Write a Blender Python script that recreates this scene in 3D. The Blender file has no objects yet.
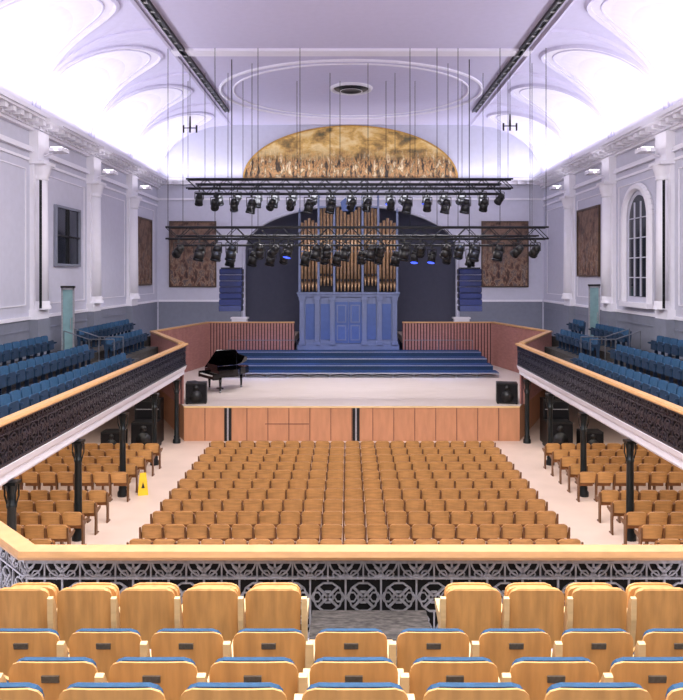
import bpy, math, random
from mathutils import Matrix, Vector
random.seed(4)
CX=0.15
F=700.0
try:
    bpy.context.scene.view_settings.view_transform='Standard'
except Exception: pass
def px(x,D): return (x-348)*D/F
def pz(y,D): return 6.5-(y-275)*D/F
# ---------------------------------------------------------------- materials
def lin(c):
    return tuple(((v/255)/12.92 if v/255<=0.04045 else ((v/255+0.055)/1.055)**2.4) for v in c)+(1,)
def mat(name,c,rough=0.6,metal=0.0,var=0.08,scale=4.0,stretch=(1,1,1),bump=0.0,emit=None,es=0,detail=4):
    m=bpy.data.materials.new(name); m.use_nodes=True
    nt=m.node_tree; b=nt.nodes['Principled BSDF']
    b.inputs['Roughness'].default_value=rough; b.inputs['Metallic'].default_value=metal
    tc=nt.nodes.new('ShaderNodeTexCoord'); mp=nt.nodes.new('ShaderNodeMapping')
    mp.inputs['Scale'].default_value=stretch
    n=nt.nodes.new('ShaderNodeTexNoise'); n.inputs['Scale'].default_value=scale; n.inputs['Detail'].default_value=detail
    r=nt.nodes.new('ShaderNodeValToRGB')
    L=lin(c)
    r.color_ramp.elements[0].position=0.3; r.color_ramp.elements[1].position=0.7
    r.color_ramp.elements[0].color=tuple(max(0,v*(1-var)) for v in L[:3])+(1,)
    r.color_ramp.elements[1].color=tuple(min(1,v*(1+var)) for v in L[:3])+(1,)
    nt.links.new(tc.outputs['Object'],mp.inputs[0]); nt.links.new(mp.outputs[0],n.inputs[0])
    nt.links.new(n.outputs[0],r.inputs[0]); nt.links.new(r.outputs[0],b.inputs['Base Color'])
    if bump:
        bp=nt.nodes.new('ShaderNodeBump'); bp.inputs['Strength'].default_value=bump
        nt.links.new(n.outputs[0],bp.inputs['Height']); nt.links.new(bp.outputs[0],b.inputs['Normal'])
    if emit:
        b.inputs['Emission Color'].default_value=lin(emit); b.inputs['Emission Strength'].default_value=es
    return m
def paint(name,cols,scale=1.5,stretch=(1,1,1),dist=1.5,zlo=None,zhi=None,zcols=None,scale2=3.0,stretch2=(1,1,1)):
    m=bpy.data.materials.new(name); m.use_nodes=True
    nt=m.node_tree; b=nt.nodes['Principled BSDF']; b.inputs['Roughness'].default_value=0.6
    tc=nt.nodes.new('ShaderNodeTexCoord')
    def ramp(cc,sc,st):
        mp=nt.nodes.new('ShaderNodeMapping'); mp.inputs['Scale'].default_value=st
        n=nt.nodes.new('ShaderNodeTexNoise'); n.inputs['Scale'].default_value=sc; n.inputs['Detail'].default_value=8
        n.inputs['Distortion'].default_value=dist; n.inputs['Roughness'].default_value=0.65
        nt.links.new(tc.outputs['Object'],mp.inputs[0]); nt.links.new(mp.outputs[0],n.inputs[0])
        r=nt.nodes.new('ShaderNodeValToRGB'); els=r.color_ramp.elements
        while len(els)<len(cc): els.new(0.5)
        for i,(p,c) in enumerate(cc):
            els[i].position=p; els[i].color=lin(c)
        nt.links.new(n.outputs[0],r.inputs[0]); return r
    r=ramp(cols,scale,stretch)
    if zcols:
        r2=ramp(zcols,scale2,stretch2)
        sx=nt.nodes.new('ShaderNodeSeparateXYZ'); nt.links.new(tc.outputs['Object'],sx.inputs[0])
        mr=nt.nodes.new('ShaderNodeMapRange'); mr.inputs[1].default_value=zlo; mr.inputs[2].default_value=zhi
        nt.links.new(sx.outputs[2],mr.inputs[0])
        mx_=nt.nodes.new('ShaderNodeMix'); mx_.data_type='RGBA'
        nt.links.new(mr.outputs[0],mx_.inputs[0]); nt.links.new(r2.outputs[0],mx_.inputs[6]); nt.links.new(r.outputs[0],mx_.inputs[7])
        nt.links.new(mx_.outputs[2],b.inputs['Base Color'])
    else: nt.links.new(r.outputs[0],b.inputs['Base Color'])
    return m
M={}
M['wall']=mat('wall_paint',(192,192,206),0.8,var=0.03)
M['dado']=mat('dado_paint',(122,126,140),0.7,var=0.05)
M['white']=mat('white_plaster',(226,224,232),0.7,var=0.02)
M['cove']=mat('cove_white',(232,229,240),0.8,var=0.02)
M['ceil']=mat('ceiling_lavender',(204,200,226),0.8,var=0.02)
M['spand']=mat('spandrel_lavender',(208,204,230),0.8,var=0.02)
M['rib']=mat('rib_plaster',(206,202,226),0.8,var=0.02)
M['floor']=mat('floor_lino',(214,192,178),0.45,var=0.05,scale=1.2)
M['stagefloor']=mat('stage_boards',(214,200,190),0.4,var=0.08,scale=3,stretch=(0.3,6,1))
M['wood']=mat('birch_ply',(206,154,92),0.5,var=0.17,scale=3,stretch=(5,1,0.8))
M['woodlt']=mat('birch_solid',(224,192,140),0.5,var=0.08,scale=4,stretch=(1,1,6))
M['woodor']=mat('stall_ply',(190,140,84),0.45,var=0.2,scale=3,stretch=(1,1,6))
M['woodsh']=mat('stall_ply_seat_shade',(142,92,48),0.5,var=0.2,scale=3,stretch=(1,1,6))  # darker than the backs: shadow between rows put into the colour
M['woodfr']=mat('stall_frame_shade',(104,68,38),0.45,var=0.2,scale=3)  # frames coloured dark to paint in the shaded gaps between seats
M['rail']=mat('handrail_oak',(200,154,104),0.4,var=0.1,scale=3,stretch=(2,2,8))
M['stagewood']=mat('stage_front_ply',(190,134,98),0.45,var=0.1,scale=2,stretch=(3,1,0.6))
M['slat']=mat('slat_redwood',(166,116,108),0.5,var=0.12,scale=3,stretch=(1,1,4))
M['slatback']=mat('slat_backing',(84,48,48),0.8)
M['blue']=mat('blue_upholstery',(36,76,110),0.85,var=0.15,scale=30,bump=0.1)
M['bluedk']=mat('blue_shell',(20,46,72),0.7,var=0.15,scale=20)
M['black']=mat('black_paint',(14,14,16),0.45,var=0.2)
M['blackm']=mat('black_metal',(26,27,32),0.4,metal=0.6,var=0.2)
M['iron']=mat('cast_iron',(66,64,74),0.35,metal=0.6,var=0.35,scale=20)
M['irondk']=mat('iron_backing',(12,11,14),0.7,var=0.3,scale=14)
M['silver']=mat('silver_paint',(166,166,172),0.35,metal=0.4,var=0.2,scale=20)
M['steel']=mat('brushed_steel',(120,124,132),0.35,metal=0.7,var=0.1)
M['colm']=mat('column_iron',(26,32,34),0.35,metal=0.3,var=0.2)
M['carpet']=mat('grey_carpet',(66,62,60),0.95,var=0.7,scale=14,bump=0.3,stretch=(1,3,1),detail=8)
M['plaque']=mat('brass_plaque',(112,108,100),0.3,metal=0.4,var=0.2,scale=60)
M['riser']=mat('riser_blue_lit',(44,76,132),0.5,var=0.2,scale=3)  # blue LED stage light put into the deck colour
M['organ']=mat('organ_case',(98,108,140),0.5,var=0.06)
M['organb']=mat('organ_panel',(62,84,138),0.5,var=0.08)
M['pipe']=mat('organ_pipe',(170,136,102),0.35,metal=0.4,var=0.25,scale=6)
M['gilt']=mat('gilt_edge',(190,150,80),0.35,metal=0.5,var=0.2,scale=6)
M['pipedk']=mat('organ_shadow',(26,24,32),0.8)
M['apse']=mat('apse_paint',(84,86,104),0.8,var=0.05)
M['glassdk']=mat('dark_glass',(30,34,42),0.1,var=0.3,scale=2)
M['glasslt']=mat('pale_glass',(76,84,100),0.2,var=0.2,scale=1.2)
M['doorgl']=mat('green_glass',(128,162,166),0.15,var=0.1)
M['lamp']=mat('lamp_lens',(255,250,240),0.4,emit=(255,248,255),es=6)
M['bulb']=mat('downlight_lens',(255,250,240),0.4,emit=(255,236,210),es=4)
M['bluel']=mat('blue_lens',(60,90,255),0.3,emit=(70,100,255),es=1.5)
M['pab']=mat('speaker_dark_blue_lit',(18,34,86),0.5,var=0.3,scale=30)  # dark blue cabinets, with blue stage light mixed into the colour
M['yellow']=mat('yellow_plastic',(236,190,30),0.5)
M['piano']=mat('piano_lacquer',(8,8,11),0.12,var=0.1)
M['ivory']=mat('piano_keys',(235,232,224),0.3)
M['frame']=mat('picture_frame',(76,56,40),0.4,var=0.2)
M['grey']=mat('grey_render',(170,168,170),0.7)
M['mural']=paint('gold_mural',[(0.34,(92,84,52)),(0.42,(150,118,62)),(0.5,(206,166,88)),(0.6,(226,202,142)),(0.72,(190,156,96))],0.9,(0.7,1,1.3),0.3,
    13.3,14.2,[(0.36,(26,22,16)),(0.44,(70,52,30)),(0.5,(176,130,80)),(0.55,(70,64,36)),(0.62,(214,190,150)),(0.7,(96,50,34))],2.6,(1.6,1,0.55))
M['paintA']=paint('dark_mural',[(0.34,(30,24,24)),(0.45,(76,54,46)),(0.52,(128,100,82)),(0.6,(66,52,52))],0.8,(1,1,0.8),0.2,
    -1.9,1.6,[(0.36,(34,26,28)),(0.44,(96,60,46)),(0.5,(160,132,106)),(0.56,(64,56,66)),(0.66,(186,164,140))],2.4,(1.3,1,.7))
# ---------------------------------------------------------------- mesh builder
class MB:
    def __init__(s): s.v=[];s.f=[];s.m=[];s.mats=[];s.T=None;s.sm=[]
    def mi(s,k):
        if k not in s.mats: s.mats.append(k)
        return s.mats.index(k)
    def add(s,vs,fs,k,smooth=False):
        o=len(s.v)
        if s.T is not None: vs=[tuple(s.T@Vector(v)) for v in vs]
        s.v+=list(vs); i=s.mi(k)
        for f in fs: s.f.append(tuple(a+o for a in f)); s.m.append(i); s.sm.append(smooth)
    def box(s,x0,x1,y0,y1,z0,z1,k):
        s.add([(x0,y0,z0),(x1,y0,z0),(x1,y1,z0),(x0,y1,z0),(x0,y0,z1),(x1,y0,z1),(x1,y1,z1),(x0,y1,z1)],
              [(0,3,2,1),(4,5,6,7),(0,1,5,4),(1,2,6,5),(2,3,7,6),(3,0,4,7)],k)
    def tube(s,p,q,r,k,n=6,r2=None,cap=True):
        p=Vector(p);q=Vector(q);d=(q-p)
        if d.length<1e-6:return
        d.normalize(); a=Vector((0,0,1)) if abs(d.z)<0.9 else Vector((1,0,0))
        u=d.cross(a).normalized(); w=d.cross(u)
        if r2 is None:r2=r
        vs=[]
        for c,rr in((p,r),(q,r2)):
            for i in range(n):
                t=2*math.pi*i/n+math.pi/n
                vs.append(tuple(c+u*math.cos(t)*rr+w*math.sin(t)*rr))
        fs=[(i,(i+1)%n,n+(i+1)%n,n+i) for i in range(n)]
        if cap: fs+=[tuple(range(n-1,-1,-1)),tuple(range(n,2*n))]
        s.add(vs,fs,k,n>6)
    def pline(s,pts,r,k,n=4):
        for a,b in zip(pts,pts[1:]): s.tube(a,b,r,k,n,cap=False)
    def prism(s,pts,a,b,k,axis='z'):
        n=len(pts)
        def mk(p,h):
            return {'z':(p[0],p[1],h),'x':(h,p[0],p[1]),'y':(p[0],h,p[1])}[axis]
        vs=[mk(p,a) for p in pts]+[mk(p,b) for p in pts]
        s.add(vs,[tuple(range(n-1,-1,-1)),tuple(range(n,2*n))]+[(i,(i+1)%n,n+(i+1)%n,n+i) for i in range(n)],k)
    def lathe(s,cx,cy,prof,k,n=16):
        vs=[];fs=[]
        for r,z in prof:
            for i in range(n):
                t=2*math.pi*i/n; vs.append((cx+r*math.cos(t),cy+r*math.sin(t),z))
        for j in range(len(prof)-1):
            for i in range(n): fs.append((j*n+i,j*n+(i+1)%n,(j+1)*n+(i+1)%n,(j+1)*n+i))
        s.add(vs,fs,k,True)
    def sweep(s,path,prof,k):
        m=len(prof);vs=[]
        P=[Vector((p[0],p[1])) for p in path]
        for i,p in enumerate(P):
            ds=[]
            if i>0: ds.append((P[i]-P[i-1]).normalized())
            if i<len(P)-1: ds.append((P[i+1]-P[i]).normalized())
            ns=[Vector((-d.y,d.x)) for d in ds]
            nn=sum(ns,Vector((0,0))).normalized(); sc=1/max(.3,nn.dot(ns[0]))
            for (o,z) in prof: vs.append((p.x+nn.x*o*sc,p.y+nn.y*o*sc,z))
        fs=[]
        for i in range(len(P)-1):
            for j in range(m): fs.append((i*m+j,i*m+(j+1)%m,(i+1)*m+(j+1)%m,(i+1)*m+j))
        fs.append(tuple(range(m))); fs.append(tuple(range((len(P)-1)*m,len(P)*m)))
        s.add(vs,fs,k)
    def panel(s,cx,w,zb,zt,y,th,curve,rad,k,tilt=0.0,crown=0.0,taper=0.0,rb=0.0):
        hw=w/2; xs=[-hw,-hw+rad*0.12,-hw+rad*0.4,-hw+rad,-hw*0.35,hw*0.35,hw-rad,hw-rad*0.4,hw-rad*0.12,hw]
        vs=[];n=len(xs)
        for dy in(0,th):
            for x in xs:
                e=max(0,abs(x)-(hw-rad)); drop=rad-math.sqrt(max(0,rad*rad-e*e))
                zz=zt-drop+crown*(1-(x/hw)**2)
                bb=zb+rb*drop/rad if rad else zb
                yy=y+dy+curve*(x/hw)**2
                vs.append((cx+x*(1-taper),yy,bb)); vs.append((cx+x,yy+tilt*(zz-zb),zz))
        fs=[]
        o=2*n
        for i in range(n-1):
            a=2*i;fs.append((a,a+2,a+3,a+1)); fs.append((o+a,o+a+1,o+a+3,o+a+2))
            fs.append((a+1,a+3,o+a+3,o+a+1)); fs.append((a,o+a,o+a+2,a+2))
        fs.append((0,1,o+1,o)); a=2*(n-1); fs.append((a,o+a,o+a+1,a+1))
        s.add(vs,fs,k)
    def mesh(s,name):
        me=bpy.data.meshes.new(name); me.from_pydata(s.v,[],s.f)
        for k in s.mats: me.materials.append(M[k])
        me.polygons.foreach_set('material_index',s.m); me.polygons.foreach_set('use_smooth',s.sm); me.update()
        return me
    def obj(s,name,loc=(0,0,0),rz=0):
        return place(s.mesh(name),name,loc,rz)
def place(me,name,loc=(0,0,0),rz=0):
    o=bpy.data.objects.new(name,me); o.location=loc; o.rotation_euler=(0,0,rz)
    bpy.context.scene.collection.objects.link(o); return o
def light(kind,name,loc,rot,power,col,sx=1,sy=1,spot=None,blend=0.5):
    l=bpy.data.lights.new(name,kind); l.energy=power; l.color=col
    if kind=='AREA': l.shape='RECTANGLE'; l.size=sx; l.size_y=sy
    if kind=='SPOT': l.spot_size=spot; l.spot_blend=blend; l.shadow_soft_size=sx
    o=bpy.data.objects.new(name,l); o.location=loc; o.rotation_euler=rot
    bpy.context.scene.collection.objects.link(o); return o
def aim(o,t):
    d=Vector(t)-o.location; o.rotation_euler=d.to_track_quat('-Z','Y').to_euler()
XL,XR=CX-11.6,CX+11.6
YB=42.0; YR=-5.0
ZC=12.25; ZT=15.5
# ---------------------------------------------------------------- room shell
b=MB(); b.box(XL-0.3,XR+0.3,YR-.3,YB+4,-0.2,0,'floor'); b.obj('floor')
for s,nm in((-1,'left'),(1,'right')):
    x=CX+s*11.6
    b=MB(); b.box(min(x,x+s*.3),max(x,x+s*.3),YR,YB,0,ZC,'wall'); b.obj('wall_'+nm)
b=MB(); b.box(XL-.3,XR+.3,YR-.3,YR,0,ZT+.4,'wall'); b.obj('wall_rear')
b=MB(); hw=6.3; zs=8.0; rise=2.6
b.box(XL-.3,CX-hw,YB,YB+.3,0,ZT+.4,'wall'); b.box(CX+hw,XR+.3,YB,YB+.3,0,ZT+.4,'wall')
N=32
for i in range(N):
    a0=math.pi*(1-i/N);a1=math.pi*(1-(i+1)/N)
    x0=hw*math.cos(a0);x1=hw*math.cos(a1);z0=zs+rise*math.sin(a0);z1=zs+rise*math.sin(a1)
    b.add([(CX+x0,YB,z0),(CX+x1,YB,z1),(CX+x1,YB,ZT+.4),(CX+x0,YB,ZT+.4)],[(0,1,2,3)],'wall')
P=32;Q=10
vs=[];fs=[]
for j in range(Q+2):
    for i in range(P+1):
        th=math.pi*i/P
        if j==0: c=1;z=0
        else:
            ph=(j-1)/Q*math.pi/2; c=math.cos(ph); z=zs+rise*math.sin(ph)
        vs.append((CX+hw*math.cos(th)*c,YB+3.2*math.sin(th)*c,z))
for j in range(Q+1):
    for i in range(P):
        a=j*(P+1)+i; fs.append((a,a+1,a+P+2,a+P+1))
b.add(vs,fs,'apse',True)
b.obj('wall_back')
b=MB()
pts=[(CX+(hw+.1)*math.cos(math.pi*i/40),YB-.05,zs+(rise+.1)*math.sin(math.pi*i/40)) for i in range(41)]
pts=[(CX+hw+.1,YB-.05,3.8)]+pts+[(CX-hw-.1,YB-.05,3.8)]
b.pline(pts,.1,'wall',6); b.obj('trim_1')
# ceiling
b=MB()
xf=7.2
b.add([(CX-xf,YR,ZT),(CX+xf,YR,ZT),(CX+xf,YB,ZT),(CX-xf,YB,ZT)],[(0,1,2,3)],'ceil')
bays=[(36.6,42.0),(31.1,36.6),(25.6,31.1),(20.1,25.6),(14.6,20.1),(9.1,14.6),(3.6,9.1),(-1.9,3.6),(-5,-1.9)]
def cove(s,y,t):
    a=t*math.pi/2
    return (CX+s*(xf+(11.6-xf)*math.cos(a)),y,ZC+(ZT-ZC)*math.sin(a))
for s in(-1,1):
    for (ya,yb) in bays:
        n=24;c=(ya+yb)/2;w=(yb-ya)/2
        for i in range(n):
            t0=math.pi*i/n;t1=math.pi*(i+1)/n
            y0=c-w*math.cos(t0);y1=c-w*math.cos(t1)
            s0=.02+.9*math.sin(t0);s1=.02+.9*math.sin(t1)
            for (lo,hi,k) in((0,1,'cove'),(1,2,'spand')):
                m=8 if lo==0 else 5
                for j in range(m):
                    def tt(sb,u): return sb*u if lo==0 else sb+(1-sb)*u
                    q=[cove(s,y0,tt(s0,j/m)),cove(s,y1,tt(s1,j/m)),cove(s,y1,tt(s1,(j+1)/m)),cove(s,y0,tt(s0,(j+1)/m))]
                    b.add(q,[(0,1,2,3)],k)
ceil=b.obj('ceiling')
b=MB()
for s in(-1,1):
    for (ya,yb) in bays[:7]:
        c=(ya+yb)/2;w=(yb-ya)/2
        for off,r in((0,.11),(.3,.05)):
            pts=[cove(s,c-(w-off)*math.cos(math.pi*i/32),(.02+(.9-off*.22)*math.sin(math.pi*i/32))) for i in range(33)]
            b.pline(pts,r,'rib',5)
        b.pline([cove(s,ya,t/10) for t in range(0,11)],.12,'rib',5)
    b.pline([(CX+s*xf,YR,ZT),(CX+s*xf,YB,ZT)],.1,'rib',5)
b.box(CX-xf,CX+xf,27.8,28.5,ZT-.1,ZT,'cove')
for rr,r in((1,.08),(.9,.05)):
    b.pline([(CX+6.4*rr*math.cos(2*math.pi*i/64),34.6+5.4*rr*math.sin(2*math.pi*i/64),ZT-.02) for i in range(65)],r,'cove',5)
b.obj('trim_2')
b=MB(); b.lathe(CX,33.7,[(0,ZT-.12),(.35,ZT-.12),(.4,ZT-.16),(.5,ZT-.16),(.52,ZT-.08),(.8,ZT-.06),(.85,ZT)],'black',24)
b.lathe(CX,33.7,[(.5,ZT-.17),(.56,ZT-.17)],'white',24); b.lathe(CX,33.7,[(.85,ZT),(.9,ZT-.1),(1.0,ZT-.1),(1.05,ZT)],'white',24)
b.obj('ceiling_vent')
for s in(-1,1):
    b=MB(); x=CX+s*6.75
    b.box(x-.07,x+.07,6,38.2,ZT-.1,ZT-.01,'black'); b.box(x-.12,x-.07,6,38.2,ZT-.14,ZT-.01,'blackm'); b.box(x+.07,x+.12,6,38.2,ZT-.14,ZT-.01,'blackm')
    for i in range(40): b.box(x-.07,x+.07,6+i*.8,6.1+i*.8,ZT-.13,ZT-.1,'grey')
    b.obj('ceiling_rigging_track')
# cornices
for s,nm in((-1,'left'),(1,'right')):
    b=MB(); x=CX+s*11.6
    def bx(d,y0,y1,z0,z1,k='white',d0=0):
        b.box(min(x-s*d0,x-s*d),max(x-s*d0,x-s*d),y0,y1,z0,z1,k)
    bx(.75,YR,YB,12.1,12.25);bx(.66,YR,YB,12.02,12.1);bx(.25,YR,YB,11.78,12.02);bx(.16,YR,YB,11.68,11.78)
    bx(.08,YR,YB,11.0,11.12);bx(.14,YR,YB,10.92,11.0);bx(.05,YR,YB,10.6,10.7)
    y=YR+.3
    while y<YB-.8:
        bx(.58,y,y+.22,11.86,12.02,'white'); bx(.32,y+.36,y+.42,11.80,11.88); y+=.56
    b.obj('cornice_'+nm)
    b=MB(); bx=lambda d,y0,y1,z0,z1,k:b.box(min(x,x-s*d),max(x,x-s*d),y0,y1,z0,z1,k)
    bx(.03,YR,YB-.1,2.95,4.9,'dado'); bx(.08,YR,YB-.1,4.9,5.02,'white'); bx(.06,YR,YB-.1,4.5,4.55,'dado')
    b.obj('trim_9' if s<0 else 'trim_10')
    b=MB(); bx(.04,YR,YB,0,.2,'white'); b.obj('baseboard_'+nm)
    b=MB()
    for (ya,yb) in bays[:6]:
        a,c=ya+.75,yb-.75
        for (p,q,z0,z1) in((a,c,5.4,5.44),(a,c,10.26,10.3),(a,a+.04,5.4,10.3),(c-.04,c,5.4,10.3)):
            bx(.03,p,q,z0,z1,'white')
    b.obj('trim_3' if s<0 else 'trim_4')
    for yp in(36.6,31.1,25.6,20.1,14.6,9.1):
        b=MB(); 
        def pb(d,hwid,z0,z1,k='white'): b.box(min(x,x-s*d),max(x,x-s*d),yp-hwid,yp+hwid,z0,z1,k)
        pb(.14,.42,3.6,10.5); pb(.3,.5,4.9,5.25); pb(.34,.5,3.6,4.9,'dado')
        b.tube((x-s*.22,yp,5.25),(x-s*.22,yp,10.1),.27,'white',14,.23)
        b.lathe(x-s*.22,yp,[(.36,5.25),(.36,5.35),(.3,5.42),(.33,5.5),(.28,5.55)],'white')
        b.lathe(x-s*.22,yp,[(.24,9.95),(.29,10.0),(.25,10.05),(.3,10.15),(.36,10.4),(.42,10.5)],'white')
        pb(.55,.5,10.5,10.62); pb(.32,.46,10.62,11.7); pb(.8,.55,12.0,12.12)
        b.obj('pilaster')
        b=MB(); xx=x-s*.34
        b.tube((xx,yp,10.85),(xx-s*.5,yp,10.98),.03,'white'); b.box(min(xx-s*.3,xx-s*.8),max(xx-s*.3,xx-s*.8),yp-.3,yp+.3,10.98,11.12,'white')
        b.box(min(xx-s*.34,xx-s*.76),max(xx-s*.34,xx-s*.76),yp-.26,yp+.26,11.12,11.14,'lamp')
        b.tube((xx-s*.55,yp-.31,11.05),(xx-s*.55,yp-.33,11.05),.05,'lamp',8)
        b.obj('wall_uplighter')
b=MB()
b.box(XL,XR,YB-.5,YB,12.1,12.25,'white');b.box(XL,XR,YB-.3,YB,11.9,12.1,'white');b.box(XL,XR,YB-.1,YB,11.0,11.1,'white')
xx=XL+.8
while xx<XR-.8: b.box(xx,xx+.2,YB-.45,YB,11.9,12.1,'white'); xx+=.56
b.obj('cornice_back')
b=MB(); b.box(XL+.1,CX-hw-.25,YB-.03,YB,2.9,4.9,'dado');b.box(CX+hw+.25,XR-.1,YB-.03,YB,2.9,4.9,'dado')
b.box(XL+.1,CX-hw-.25,YB-.08,YB,4.9,5.02,'white');b.box(CX+hw+.25,XR-.1,YB-.08,YB,4.9,5.02,'white'); b.obj('trim_11')
b=MB(); n=40; pts=[(CX+6.4*math.cos(math.pi*i/n),12.28+3.14*math.sin(math.pi*i/n)) for i in range(n+1)]
b.prism(pts,YB-.1,YB-.01,'mural','y')
b.pline([(p[0],YB-.1,p[1]) for p in pts]+[(pts[0][0],YB-.1,pts[0][1])],.05,'gilt',6)
b.obj('painted_lunette_mural')
def picture(name,w,h,loc,rz,k='paintA'):
    b=MB(); b.box(-w/2,w/2,-.05,0,-h/2,h/2,k)
    for (a,c,d,e) in((-w/2-.06,w/2+.06,h/2,h/2+.08),(-w/2-.06,w/2+.06,-h/2-.08,-h/2),(-w/2-.06,-w/2,-h/2,h/2),(w/2,w/2+.06,-h/2,h/2)):
        b.box(a,c,-.1,0,d,e,'frame')
    b.obj(name,loc,rz)
picture('wall_painting',2.7,3.8,(CX-9.45,YB-.01,7.75),0)
picture('wall_painting',2.7,3.8,(CX+9.25,YB-.01,7.75),0)
picture('wall_painting',2.8,3.6,(XL+.01,39.1,7.8),math.pi/2)
picture('wall_painting',3.0,3.2,(XR-.01,34.1,8.1),-math.pi/2)
# windows
b=MB(); b.box(-1.15,1.15,-.04,0,-1.1,1.1,'glassdk')
for (a,c,d,e) in((-1.25,1.25,1.1,1.2),(-1.25,1.25,-1.2,-1.1),(-1.25,-1.15,-1.1,1.1),(1.15,1.25,-1.1,1.1),(-.03,.03,-1.1,1.1),(-1.15,1.15,-.03,.03)): b.box(a,c,-.12,0,d,e,'black' if abs(a)<.1 or abs(d)<.1 else 'dado')
b.obj('window_1',(XL+.01,28.45,8.05),math.pi/2)
b=MB(); w=1.15
def archpts(w): return [(-w,-2.3),(w,-2.3)]+[(w*math.cos(math.pi*i/20),1.1+w*math.sin(math.pi*i/20)) for i in range(21)]
b.prism(archpts(w),-.03,-.01,'wall','y'); b.prism([(p[0]*.78,p[1]*.9) for p in archpts(w)],-.05,-.02,'glassdk','y')
for i in range(1,3): b.box(-.9+i*.6-.025,-.9+i*.6+.025,-.10,-.03,-2.05,1.75,'wall')
for z in(-1.3,-.5,.3,1.1): b.box(-.88,.88,-.10,-.03,z-.02,z+.02,'wall')
pl=[(p[0]*1.1,-.1,p[1] if p[1]<1.1 else 1.1+(p[1]-1.1)*1.1) for p in archpts(w)]
b.pline([pl[0],(-w*1.1,-.1,1.1)],.16,'white',6); b.pline(pl[1:],.16,'white',6); b.box(-w-.25,w+.25,-.3,0,-2.5,-2.3,'white')
b.obj('window_2',(XR-.01,28.2,7.7),-math.pi/2)
for s in(-1,1):
    b=MB(); x=CX+s*11.15
    for d in(-.05,.05): b.box(x-.02,x+.02,25.05+d-.015,25.05+d+.015,5.3,9.9,'blackm')
    for i in range(23): b.box(x-.02,x+.02,25.0,25.1,5.35+i*.2,5.37+i*.2,'blackm')
    b.obj('cable_ladder')
# ---------------------------------------------------------------- galleries
def mx(p,s): return (CX+s*p[0],p[1])
for s,nm in((-1,'left'),(1,'right')):
    b=MB()
    poly=[(6.6,10.1),(6.6,27.6),(9.45,33.5),(8.1,40.1),(6.45,40.1),(6.45,41.95),(11.57,41.95),(11.57,10.1)]
    poly=[mx(p,s) for p in poly]
    if s<0: poly=poly[::-1]
    b.prism(poly,2.6,2.95,'white')
    def tb(a,c,y0,y1,z0,z1,k): b.box(CX+min(s*a,s*c),CX+max(s*a,s*c),y0,y1,z0,z1,k)
    tb(8.3,11.55,10.2,27.5,2.95,3.25,'carpet'); tb(9.7,11.5,10.2,34,3.25,3.55,'carpet'); tb(8.75,9.7,27.5,31.8,2.95,3.25,'carpet');tb(9.7,11.5,27.5,34,2.95,3.25,'carpet')
    b.obj('gallery_floor')
    for yy in(25.0,26.0):
        b=MB(); xs_=(8.5,9.4,10.3); zz=(3.25,3.25,3.55)
        for xa,z0 in zip(xs_,zz): b.tube((CX+s*xa,yy,z0),(CX+s*xa,yy,z0+.95),.02,'steel',6)
        b.tube((CX+s*8.5,yy,4.2),(CX+s*9.4,yy,4.2),.02,'steel',6); b.tube((CX+s*9.4,yy,4.2),(CX+s*10.3,yy,4.5),.02,'steel',6)
        b.obj('aisle_handrail')
b=MB()
poly=[(XL+.03,YR+.03),(XR-.03,YR+.03),(XR-.03,10.1),(CX+6.6,10.1),(CX+3.32,6.87),(CX-3.32,6.87),(CX-6.6,10.1),(XL+.03,10.1)]
b.prism(poly,2.6,2.95,'white')
def tier(y1,z0,z1): b.box(CX-7.5,CX+7.5,YR+.1,y1,z0,z1,'carpet')
b.box(CX-3.25,CX+3.25,5.2,6.3,2.95,3.05,'carpet')
b.box(CX-7.5,CX+7.5,YR+.1,5.2,2.95,3.05,'carpet')
tier(4.95,3.05,3.39);tier(4.0,3.39,3.65);tier(3.3,3.65,3.89);tier(2.55,3.89,4.13)
b.box(-.34,.74,5.4,6.64,3.05,3.32,'carpet')
b.obj('gallery_floor')
def arc(u,z,r,a0,a1,n=8): return [(u+r*math.cos(a0+(a1-a0)*i/n),0,z+r*math.sin(a0+(a1-a0)*i/n)) for i in range(n+1)]
def ironmod(b,w,z0,z1,k,r):
    h=z1-z0; zc=(z0+z1)/2; pi=math.pi
    b.tube((0,0,z0),(0,0,z1),r*1.2,k,4)
    b.pline(arc(w/2,zc,h*.2,0,2*pi,10),r,k); b.pline(arc(w/2,zc,h*.08,0,2*pi,6),r*1.3,k)
    R=w*.46
    for (cu,cz,a) in((0,z0,0),(w,z0,pi/2),(w,z1,pi),(0,z1,1.5*pi)):
        b.pline(arc(cu,cz,R,a+.1,a+pi/2-.1,6),r,k)
        b.pline(arc(cu,cz,R*.5,a,a+pi/2,4),r*1.2,k)
    b.tube((w/2,0,z0),(w/2,0,zc-h*.2),r,k,4); b.tube((w/2,0,z1),(w/2,0,zc+h*.2),r,k,4)
    b.tube((0,0,zc),(w/2-h*.2,0,zc),r,k,4); b.tube((w,0,zc),(w/2+h*.2,0,zc),r,k,4)
    for a in range(4):
        c,d=math.cos(a*pi/2+pi/4),math.sin(a*pi/2+pi/4)
        b.tube((w/2,0,zc),(w/2+c*h*.19,0,zc+d*h*.19),r*1.4,k,4)
        b.tube((0,0,z1-h*.17),(c*h*.12,0,z1-h*.17+d*h*.12),r*1.3,k,4)
    # small scrolls and leaf buds filling the field
    for (cu,cz) in((w*.25,zc+h*.31),(w*.75,zc+h*.31),(w*.25,zc-h*.31),(w*.75,zc-h*.31)):
        b.pline(arc(cu,cz,h*.055,0,2*pi,6),r*.8,k)
    for cu in(.17*w,.83*w): b.pline(arc(cu,zc,h*.07,0,2*pi,6),r*.8,k)
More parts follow.
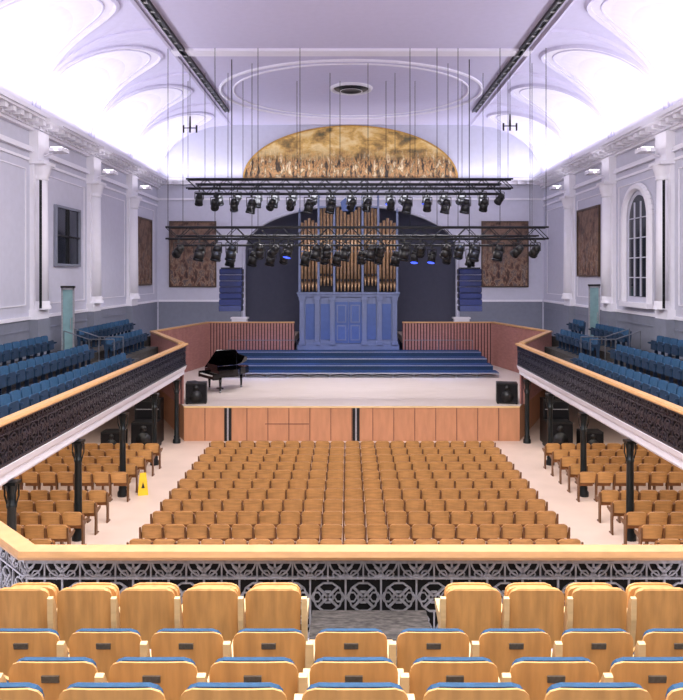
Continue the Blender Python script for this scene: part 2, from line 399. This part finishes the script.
def ironfront(name,path,k,kb,r,back=True,pitch=.42):
    b=MB()
    for (p,q) in zip(path,path[1:]):
        p=Vector((p[0],p[1],0));q=Vector((q[0],q[1],0));L=(q-p).length;d=(q-p)/L
        ang=math.atan2(d.y,d.x); n=max(1,round(L/pitch)); w=L/n
        for i in range(n):
            b.T=Matrix.Translation(p+d*w*i)@Matrix.Rotation(ang,4,'Z'); ironmod(b,w,2.98,3.7,k,r)
        b.T=Matrix.Translation(p)@Matrix.Rotation(ang,4,'Z')
        b.box(0,L,-.03,.03,3.68,3.74,k); b.box(0,L,-.03,.03,2.94,3.0,k); b.box(0,L,-.02,.02,3.52,3.54,k)
        if back: b.box(0,L,.05,.07,2.95,3.7,kb)
        b.T=None
    b.sweep(path,[(-.10,3.74),(.10,3.74),(.11,3.77),(.09,3.82),(-.09,3.82),(-.11,3.77)],'rail')
    return b.obj(name)
lp=[mx(p,-1) for p in [(6.55,10.2),(6.55,27.6)]]; rp=[mx(p,1) for p in [(6.55,27.6),(6.55,10.2)]]
ironfront('gallery_balustrade',lp,'iron','irondk',.018,True)
ironfront('gallery_balustrade',rp,'iron','irondk',.018,True)
cp=[mx((-6.55,10.1),1),mx((-3.3,6.87),1),mx((3.3,6.87),1),mx((6.55,10.1),1)]
ironfront('gallery_balustrade',cp,'silver','irondk',.011,True,.34)
for s in(-1,1):
    b=MB(); pr=[(6.5,2.94),(6.62,2.94),(6.9,2.6),(6.95,2.45),(6.8,2.45),(6.72,2.6),(6.55,2.8)]
    pr=[(CX+s*p[0],p[1]) for p in pr]
    if s>0: pr=pr[::-1]
    b.prism(pr,10.1,27.6,'white','y'); b.obj('trim_5' if s<0 else 'trim_6')
b=MB(); b.box(CX-3.3,CX+3.3,6.84,6.90,2.45,2.94,'white'); b.obj('trim_7')
for s in(-1,1):
    for y in(10.4,13.8,17.2,20.6,24.0,27.1):
        b=MB()
        b.lathe(0,0,[(.15,0),(.15,.12),(.11,.18),(.12,.25),(.095,.3),(.085,1.9),(.10,1.93),(.10,1.98),(.08,2.0),(.085,2.2),(.11,2.3),(.12,2.4)],'colm',14)
        for a in range(4):
            t=a*math.pi/2; c,d=math.cos(t),math.sin(t)
            b.pline([(c*.08,d*.08,1.95),(c*.14,d*.14,2.15),(c*.14,d*.14,2.38)],.018,'colm',4)
        b.box(-.13,.13,-.13,.13,2.38,2.44,'colm'); b.obj('cast_iron_column',(CX+s*6.78,y,0))
# ---------------------------------------------------------------- seats
def seatrow(n,pitch,kw,kshell,kpad,plaque=False,skip=None,H=.86,tip=.80,tilt=-.10,kseat=None,zb=.36,kf=None,fw=.019,gap=.045,th=.022,pad=.03):
    b=MB(); x0=-n*pitch/2; kseat=kseat or kpad; kf=kf or kw
    for i in range(n):
        if skip and i in skip: continue
        cx=x0+(i+.5)*pitch; w=pitch-gap
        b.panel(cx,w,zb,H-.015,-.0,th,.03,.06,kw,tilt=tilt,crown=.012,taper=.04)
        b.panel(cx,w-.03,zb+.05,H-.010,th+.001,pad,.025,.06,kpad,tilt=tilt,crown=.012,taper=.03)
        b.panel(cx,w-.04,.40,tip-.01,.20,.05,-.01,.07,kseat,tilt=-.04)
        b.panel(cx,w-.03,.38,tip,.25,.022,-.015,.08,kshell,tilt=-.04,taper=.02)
        if plaque:
            z=H-.09; y=tilt*(z-zb)
            b.add([(cx-.045,y-.004,z-.016),(cx+.045,y-.004,z-.016),(cx+.045,y-.010,z+.02),(cx-.045,y-.010,z+.02),
                   (cx-.045,y+.01,z-.016),(cx+.045,y+.01,z-.016),(cx+.045,y+.01,z+.02),(cx-.045,y+.01,z+.02)],
                  [(0,1,2,3),(0,4,5,1),(1,5,6,2),(2,6,7,3),(3,7,4,0)],'plaque')
    for i in range(n+1):
        need=(i<n and not(skip and i in skip)) or (i>0 and not(skip and (i-1) in skip))
        if not need: continue
        cx=x0+i*pitch
        pr=[(-.02,0),(.20,0),(.20,.03),(.10,.06),(.10,.52),(.30,.57),(.34,.60),(.33,.63),(.20,.63),(.04,.64),(0,.76),(-.03,.81),(-.055,.80),(-.05,.62),(-.01,.36)]
        b.prism(pr,cx-fw,cx+fw,kf,'x')
    return b.mesh('seat_row')
N0='theatre_seat_row'
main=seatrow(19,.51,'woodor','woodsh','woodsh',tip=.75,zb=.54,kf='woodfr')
for i in range(11):
    place(main,N0,(CX+.0,14.95+i*.885,0))
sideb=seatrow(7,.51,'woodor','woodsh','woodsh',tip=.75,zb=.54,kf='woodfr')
for s in(-1,1):
    for i in range(1,13):
        if i in(7,): continue
        place(sideb,N0,(CX+s*8.25,13.255+i*.85,0),0)
r1=seatrow(15,.52,'wood','wood','blue',True,tip=.64,tilt=-.05,kf='woodlt',fw=.022,gap=.06,th=.012,pad=.032)
place(r1,N0,(.02,4.43,3.39));place(r1,N0,(.03,3.62,3.65));place(r1,N0,(.03,2.98,3.89))
r4=seatrow(5,.52,'wood','wood','wood',tip=.80,tilt=-.05,kseat='wood',kf='woodlt',fw=.022,gap=.06,th=.012)
place(r4,N0,(-.36-1.3,5.78,3.05)); place(r4,N0,(.78+1.3,5.78,3.05))
def brow(n): return seatrow(n,.52,'bluedk','bluedk','blue',tip=.7)
A1,B1,C1=brow(22),brow(22),brow(22); A2=brow(12);B2=brow(9);A3=brow(7);A4=brow(3)
for s in(-1,1):
    rz=-math.pi/2 if s<0 else math.pi/2
    L=[(A1,10.6,18.6,3.55),(B1,9.2,18.6,3.25),(C1,7.9,18.6,2.95),(B2,9.3,28.7,3.25)]
    L+= [(A2,10.6,30.2,3.55)] if s<0 else [(A3,10.6,28.5,3.55),(A4,10.6,32.6,3.55)]
    for me,xo,yc,z in L: place(me,N0,(CX+s*xo,yc,z),rz)
for s,y,x in((-1,26.5,10.75),(1,31.0,10.75)):
    b=MB(); 
    b.box(-.24,-.19,-.04,.04,0,2.45,'silver');b.box(.19,.24,-.04,.04,0,2.45,'silver');b.box(-.24,.24,-.04,.04,2.38,2.45,'silver');b.box(-.24,.24,-.04,.04,0,.1,'silver')
    b.box(-.19,.19,-.01,.01,.1,2.38,'doorgl'); b.tube((.12,-.06,.9),(.12,-.06,1.3),.015,'silver'); b.box(-.26,.26,-.06,.06,2.45,2.53,'black')
    b.obj('door_1' if s<0 else 'door_2',(CX+s*x,y,3.56))
# ---------------------------------------------------------------- stage
b=MB(); yf=27.4
poly=[(CX-6.57,yf),(CX+6.57,yf),(CX+9.3,33.5),(CX+8.0,41.9),(CX-8.0,41.9),(CX-9.3,33.5)]
b.prism(poly,0,1.33,'stagewood'); b.prism([(p[0],p[1]) for p in poly],1.33,1.37,'stagefloor')
xs=[CX-6.57+i*13.14/16 for i in range(17)]
for x in xs[1:-1]: b.box(x-.01,x+.01,yf-.012,yf,0.02,1.3,'slatback')
b.box(CX-6.57,CX+6.57,yf-.03,yf,1.3,1.37,'woodlt'); b.box(px(265,27.4),px(309,27.4),yf-.012,yf,.66,.68,'slatback')
for x in(px(228,27.4),px(356,27.4)):
    b.box(x-.14,x+.14,yf-.03,yf,.0,1.3,'black')
    b.box(x-.03,x+.03,yf-.06,yf,.0,1.3,'silver')
b.obj('stage')
for i in range(4):
    b=MB(); y0=34.9+i*1.07; z=1.62+i*.23; w=7.4-i*.1
    b.box(CX-w,CX+w,y0,y0+1.07,z-.06,z,'riser'); b.box(CX-w,CX+w,y0-.02,y0,z-.045 if i%2==0 else z-.02,z+.005,'silver')
    if i: b.box(CX-w,CX+w,y0+.0,y0+.03,z-.23,z-.05,'bluedk')
    n=14
    for j in range(n+1):
        x=CX-w+.05+j*(2*w-.1)/n
        b.tube((x,y0+.05,1.37),(x,y0+.05,z-.06),.025,'silver',4)
        if i==0 and j<n: 
            x2=x+(2*w-.1)/n; b.tube((x,y0+.05,1.39),(x2,y0+.05,z-.08),.014,'silver',4); b.tube((x2,y0+.05,1.39),(x,y0+.05,z-.08),.014,'silver',4)
    for j in range(4): b.box(CX-w,CX+w,y0+.15+j*.25,y0+.19+j*.25,z,z+.014,'bluedk')
    if i==3:
        for sx in(-1,1):
            for j in range(5):
                x=CX+sx*(3.0+j*.95); b.tube((x,y0+1.0,z),(x,y0+1.0,z+.55),.018,'steel',5)
            b.tube((CX+sx*3.0,y0+1.0,z+.55),(CX+sx*6.8,y0+1.0,z+.55),.02,'steel',5)
    b.obj('stage_riser')
def slats(name,path,z0s,z1):
    b=MB()
    for k,(p,q) in enumerate(zip(path,path[1:])):
        z0=z0s[k]
        p=Vector((p[0],p[1],0));q=Vector((q[0],q[1],0));L=(q-p).length;d=(q-p)/L
        b.T=Matrix.Translation(p)@Matrix.Rotation(math.atan2(d.y,d.x),4,'Z')
        b.box(0,L,-.04,.04,z0,z1,'slatback'); n=int(L/.17)
        for i in range(n):
            u=(i+.2)*L/n; b.box(u,u+.10,-.10,.10,z0,z1-.02,'slat')
        b.T=None
    b.sweep(path,[(-.13,z1),(.13,z1),(.13,z1+.07),(-.13,z1+.07)],'rail')
    b.obj(name)
slats('slatted_parapet',[mx(p,-1) for p in[(6.75,27.75),(9.5,33.5),(8.15,40.0),(3.2,40.0)]],[1.38,1.38,1.38],3.76)
slats('slatted_parapet',[mx(p,1) for p in[(6.75,27.75),(9.5,33.5),(8.15,40.0),(2.95,40.0)]],[1.38,1.38,1.38],3.76)
b=MB(); b.box(CX-6.2,CX-3.2,40.15,44,2.6,2.95,'floor'); b.box(CX+2.95,CX+6.2,40.15,44,2.6,2.95,'floor'); b.obj('choir_floor')
for s in(-1,1):
    b=MB(); b.box(-.5,.5,-.3,.3,0,.12,'white'); b.box(-.44,.44,-.26,.26,.12,1.0,'white'); b.box(-.5,.5,-.3,.3,1.0,1.1,'white'); b.obj('plinth',(CX+s*6.45,40.8,2.95))
# ---------------------------------------------------------------- organ
b=MB(); oz=1.38
b.box(-2.75,2.75,0,2.0,0,3.9,'organ'); b.box(-2.85,2.85,-.12,2.05,3.9,4.05,'organ'); b.box(-2.9,2.9,-.18,2.1,4.05,4.15,'organ'); b.box(-2.85,2.85,-.1,2.0,0,1.2,'organ')
for x in(-2.6,-1.75,-.9,.9,1.75,2.6):
    b.box(x-.13,x+.13,-.14,0,1.2,3.9,'organ'); b.box(x-.18,x+.18,-.18,0,3.7,3.9,'organ'); b.box(x-.18,x+.18,-.18,0,1.2,1.4,'organ')
for a in(-.75,0.02):
    b.box(a,a+.73,-.05,0,1.3,3.6,'organb')
    for z0,z1 in((1.45,2.3),(2.45,3.45)):
        b.box(a+.1,a+.63,-.09,-.05,z0,z1,'organ'); b.box(a+.16,a+.57,-.10,-.08,z0+.06,z1-.06,'organb')
for a in(-2.4,-1.55,1.0,1.85):
    b.box(a+.0,a+.55,-.04,0,1.5,3.5,'organb')
def tower(xc,n,base,top,dome,dy):
    for i in range(n):
        u=(i-(n-1)/2); x=xc+u*.2; yy=dy-.25*(1-(2*u/max(1,n))**2)*dome
        zt=top(u); 
        b.tube((x,yy,base),(x,yy,base+.45),.03,'pipe',8,.08); b.tube((x,yy,base+.45),(x,yy,zt),.08,'pipe',10)
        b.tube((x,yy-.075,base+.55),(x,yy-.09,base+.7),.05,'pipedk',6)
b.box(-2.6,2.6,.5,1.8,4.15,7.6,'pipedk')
tower(-2.2,5,4.2,lambda u:8.3-abs(u)*.12,1,.2)
tower(2.2,5,4.2,lambda u:8.3-abs(u)*.12,1,.2)
tower(-1.25,4,4.5,lambda u:9.0-u*-.1,0,.25)
tower(1.25,4,4.5,lambda u:9.0+u*-.1,0,.25)
tower(0,7,4.2,lambda u:8.5+abs(u)*.14,1,.15)
for x in(-2.75,-1.68,-.8,.8,1.68,2.75):
    h=8.6 if abs(x)>2 else 9.4
    b.box(x-.06,x+.06,.05,.3,4.15,h,'organ'); b.lathe(x,.17,[(0,h),(.09,h+.08),(.05,h+.2),(.0,h+.35)],'organ',8)
for z in(6.4,): b.box(-2.7,2.7,.02,.1,z,z+.1,'organ')
b.prism([(-.35,8.7),(.35,8.7),(.45,9.2),(0,9.6),(-.45,9.2)],-.12,0,'organb','y')
b.box(-1.65,-.85,.1,.3,8.9,9.0,'organ');b.box(.85,1.65,.1,.3,8.9,9.0,'organ')
b.obj('pipe_organ',(CX-.13,39.35,oz))
# ---------------------------------------------------------------- piano & stage kit
b=MB()
out=[(0,-.72),(0,.72),(1.6,.72),(1.85,.6),(1.95,.35),(1.88,.1),(1.6,-.1),(1.3,-.25),(1.1,-.5),(.95,-.68),(.7,-.72)]
b.prism(out[::-1],.68,.98,'piano'); b.prism([(p[0]*.93+.08,p[1]*.9) for p in out[::-1]],.981,.985,'piano')
b.box(-.28,.02,-.74,.74,.62,.74,'piano'); b.box(-.26,0,-.66,.66,.74,.765,'ivory')
for i in range(36): 
    if i%7 not in(2,6): b.box(-.16,0,-.62+i*.035,-.605+i*.035,.765,.78,'piano')
b.box(-.28,.02,-.76,-.68,.6,.86,'piano');b.box(-.28,.02,.68,.76,.6,.86,'piano')
b.box(.02,.05,-.5,.5,.98,1.2,'piano')
for (x,y) in((.15,-.55),(.15,.55),(1.6,.3)):
    b.tube((x,y,.68),(x,y,.1),.07,'piano',8,.04); b.tube((x,y-.02,.05),(x,y+.02,.05),.05,'silver',8)
b.tube((.4,-.08,.68),(.42,-.08,.1),.02,'piano');b.tube((.4,.08,.68),(.42,.08,.1),.02,'piano');b.box(.3,.5,-.15,.15,.08,.13,'piano')
b.T=Matrix.Translation((0,.72,.99))@Matrix.Rotation(math.radians(-36),4,'X')@Matrix.Translation((0,-.72,0))
b.prism(out[::-1],0,.025,'piano'); b.T=None
b.tube((1.0,-.45,.98),(1.0,-.38,1.7),.012,'piano',5)
b.obj('grand_piano',(-6.0,30.8,1.37),math.radians(36))
b=MB(); b.box(-.2,.2,-.4,.4,.42,.5,'black')
for x in(-.15,.15):
    for y in(-.33,.33): b.tube((x,y,0),(x,y,.42),.022,'black',6)
b.obj('piano_bench',(-6.65,30.35,1.37),math.radians(36))
def speaker(name,w,d,h,loc,rz=0):
    b=MB(); b.box(-w/2,w/2,-d/2,d/2,.03,h,'black'); b.box(-w/2+.03,w/2-.03,-d/2-.015,-d/2,.08,h-.05,'blackm')
    b.tube((0,-d/2-.02,h*.36),(0,-d/2-.035,h*.36),min(w,h)*.3,'black',16); b.tube((0,-d/2-.02,h*.78),(0,-d/2-.035,h*.78),min(w,h)*.13,'black',12)
    for x in(-w/2+.05,w/2-.05):
        for y in(-d/2+.05,d/2-.05): b.box(x-.03,x+.03,y-.03,y+.03,0,.03,'blackm')
    b.obj(name,loc,rz)
speaker('stage_loudspeaker',.82,.6,.82,(px(196,28)-.0,28.1,1.37),.15)
speaker('stage_loudspeaker',.82,.6,.82,(px(506,28)+.05,28.1,1.37),-.15)
for s in(-1,1):
    speaker('subwoofer',.95,.7,1.0,(CX+s*7.75,26.4,0)); speaker('subwoofer',.8,.6,.75,(CX+s*8.8,25.9,0))
    b=MB(); b.box(-.5,.5,-.25,.25,0,1.7,'black'); b.box(-.45,.45,-.27,-.25,.1,1.6,'blackm')
    for z in(.5,.9,1.3): b.box(-.44,.44,-.29,-.27,z,z+.03,'silver')
    b.obj('equipment_rack',(CX+s*7.9,27.3,0))
b=MB()
for q in(-1,1):
    b.add([(-.15,q*.16,0),(.15,q*.16,0),(.09,q*.01,.62),(-.09,q*.01,.62),(-.15,q*.175,0),(.15,q*.175,0),(.09,q*.025,.62),(-.09,q*.025,.62)],
      [(0,1,2,3),(4,7,6,5),(0,4,5,1),(1,5,6,2),(2,6,7,3),(3,7,4,0)],'yellow')
    b.add([(-.05,q*.127,.2),(.05,q*.127,.2),(0,q*.09,.38)],[(0,1,2)],'black')
b.obj('wet_floor_sign',(px(143,20.8),20.8,0),.3)
# ---------------------------------------------------------------- rigging
def truss(x0,x1,y,z,name,h=.42):
    b=MB(); 
    cs=[(y-h/2,z-h/2),(y+h/2,z-h/2),(y-h/2,z+h/2),(y+h/2,z+h/2)]
    for c in cs: b.tube((x0,c[0],c[1]),(x1,c[0],c[1]),.038,'blackm',6)
    n=int((x1-x0)/.45)
    for i in range(n):
        a=x0+i*(x1-x0)/n;c=x0+(i+1)*(x1-x0)/n
        for p,q in((0,2),(1,3),(0,1),(2,3)):
            P1,P2=(cs[p],cs[q]) if i%2 else (cs[q],cs[p])
            b.tube((a,P1[0],P1[1]),(c,P2[0],P2[1]),.02,'blackm',4)
    b.obj(name)
truss(px(187,32.3),px(512,32.3),32.3,10.7,'lighting_truss')
truss(px(192,31)+.2,px(505,31)-.2,31.0,10.3,'lighting_truss')
truss(px(167,27.6),px(547,27.6),27.6,8.15,'lighting_truss',.45)
truss(px(180,30),px(535,30),29.6,7.95,'lighting_truss',.4)
def spotmesh(tilt,rz,lens,sc=1.0):
    b=MB(); b.box(-.03,.03,-.05,.05,-.12,0,'black'); 
    b.tube((-.17*sc,0,-.14),(.17*sc,0,-.14),.018,'black'); b.tube((-.17*sc,0,-.14),(-.17*sc,0,-.42*sc),.018,'black');b.tube((.17*sc,0,-.14),(.17*sc,0,-.42*sc),.018,'black')
    b.T=Matrix.Translation((0,0,-.4*sc))@Matrix.Rotation(rz,4,'Z')@Matrix.Rotation(tilt,4,'X')@Matrix.Scale(sc,4)
    b.tube((0,0,.22),(0,0,.05),.10,'black',12,.15); b.tube((0,0,.05),(0,0,-.2),.15,'black',12); b.tube((0,0,-.2),(0,0,-.26),.17,'blackm',12,.16); b.tube((0,0,-.262),(0,0,-.268),.14,lens,12)
    b.T=None
    return b.mesh('stage_spotlight')
SM=[spotmesh(.5,.2,'blackm',1.15),spotmesh(.3,2.6,'bluel',1.1),spotmesh(.2,1.5,'black',1.3),spotmesh(.9,.4,'blackm',1.1)]
def lamps(x0,x1,y,z,n,jit=.1):
    for i in range(n):
        x=x0+(i+.5)*(x1-x0)/n+random.uniform(-jit,jit)
        place(random.choice([SM[0],SM[0],SM[2],SM[2],SM[3],SM[3],SM[0],SM[2],SM[1]]),'stage_spotlight',(x,y,z),random.uniform(-.4,.4))
lamps(px(192,32.3),px(508,32.3),32.1,10.45,17)
lamps(px(205,31),px(495,31),30.8,10.06,15)
lamps(px(172,27.6),px(543,27.6),27.4,7.90,20,.2)
lamps(px(225,30),px(475,30),29.4,7.73,14,.15)
b=MB()
for xx,D,zb in [(x_,32.3,10.93) for x_ in(188,243,297,340,386,415,462,508)]+[(x_,31,10.53) for x_ in(205,228,330,395,483,498)]: b.tube((px(xx,D),D,zb),(px(xx,D),D,ZT-.05),.013,'blackm',5)
b.obj('rigging_cable_set')
b=MB()
for xx,D,zb in [(x_,27.6,8.4) for x_ in(168,215,258,300,410,437,458,500,530,546)]+[(x_,29.6,8.17) for x_ in(183,252,368,448,532)]: b.tube((px(xx,D),D,zb),(px(xx,D),D,ZT-.05),.013,'blackm',5)
b.obj('rigging_cable_set')
for xx in(233,468):
    b=MB(); D=29.3
    for i in range(7):
        y=-.03*i*i*.12; z=-i*.25
        pr=[(-.3,z),(.3+y,z),(.3+y,z-.235),(-.22+y,z-.235)]
        b.prism([(p[0]+y,p[1]) for p in pr],-.45,.45,'pab','x')
        b.box(-.42,.42,-.31+y,-.25+y,z-.2,z-.04,'pab'); b.box(-.47,-.45,-.25+y,.25+y,z-.2,z-.03,'blackm'); b.box(.45,.47,-.25+y,.25+y,z-.2,z-.03,'blackm')
    b.box(-.4,.4,-.3,.3,.0,.06,'black'); b.tube((0,0,.06),(0,0,8.68),.02,'blackm',5); b.tube((0,0,.06),(0,0,.45),.09,'black',8)
    b.obj('line_array_speaker',(px(xx,D),D-.3,6.75))
for xx,yy in((190,128),(510,126)):
    D=30; z=pz(yy,D); b=MB()
    b.tube((0,0,0),(0,0,ZT-z-.02),.012,'blackm',4); b.box(-.3,.3,-.02,.02,-.02,.02,'black'); b.tube((0,0,0),(0,0,.5),.05,'black',8,.03)
    for x in(-.28,0,.28): b.tube((x,0,-.2),(x,0,.12),.04,'black',8)
    b.obj('hanging_microphone',(px(xx,D),D,z))
for s in(-1,1):
    for i in range(5):
        b=MB(); b.lathe(0,0,[(0,-.01),(.11,-.01),(.13,-.03),(.15,0)],'bulb',14); b.obj('ceiling_downlight',(CX+s*9.2,12+i*3.6,2.6))
# ---------------------------------------------------------------- lights
for s in(-1,1):
    o=light('AREA','cove_light',(CX+s*11.05,18.5,12.35),(0,0,0),1150,(.92,.9,1),.3,46)
    o.rotation_euler=(math.pi,s*math.radians(-34),0)
o=light('AREA','cove_light_back',(CX,YB-.6,12.35),(math.pi,0,0),220,(.92,.9,1),22,.2)
aim(o,(CX,YB-.4,16))
for i,y in enumerate((3,10,17)):
    light('AREA','hall_fill',(CX,y,15.2),(0,0,0),1700,(1,.95,.9),8,5)  # added fill panels, out of view below the ceiling
o=light('AREA','hall_fill',(CX,-3.5,11.5),(0,0,0),520,(1,.94,.87),8,3); aim(o,(CX,8,2.5))  # added fill behind the camera, brightens the foreground seat backs
light('AREA','stage_wash',(CX,29.8,9.4),(0,0,0),650,(1,.95,.95),12,.6)
o=light('AREA','choir_wash',(CX,31.8,10.0),(0,0,0),520,(.88,.88,1),12,.6); aim(o,(CX,42,6))
for x in(-5,0,5):
    o=light('SPOT','blue_spot',(CX+x,31,9.8),(0,0,0),1700,(.15,.35,1),.15,spot=math.radians(40)); aim(o,(CX+x*.9,36.8,1.8))
for xx in(233,468):
    o=light('SPOT','blue_spot',(px(xx,25)*1.0,24.5,9.5),(0,0,0),420,(.2,.4,1),.1,spot=math.radians(24)); aim(o,(px(xx,29),29,5.9))
for s in(-1,1):
    light('AREA','soffit_light',(CX+s*9.1,18.5,2.5),(0,0,0),260,(1,.93,.85),2.5,16)
w=bpy.data.worlds.new('World'); bpy.context.scene.world=w; w.use_nodes=True
w.node_tree.nodes['Background'].inputs[0].default_value=(.5,.5,.6,1); w.node_tree.nodes['Background'].inputs[1].default_value=.2
# ---------------------------------------------------------------- camera
c=bpy.data.cameras.new('camera'); c.lens=36; c.sensor_width=36; c.shift_x=-6.5/700; c.shift_y=-75/700; c.clip_end=200
co=bpy.data.objects.new('camera',c); co.location=(0,0,6.5); co.rotation_euler=(math.pi/2,0,0)
bpy.context.scene.collection.objects.link(co); bpy.context.scene.camera=co
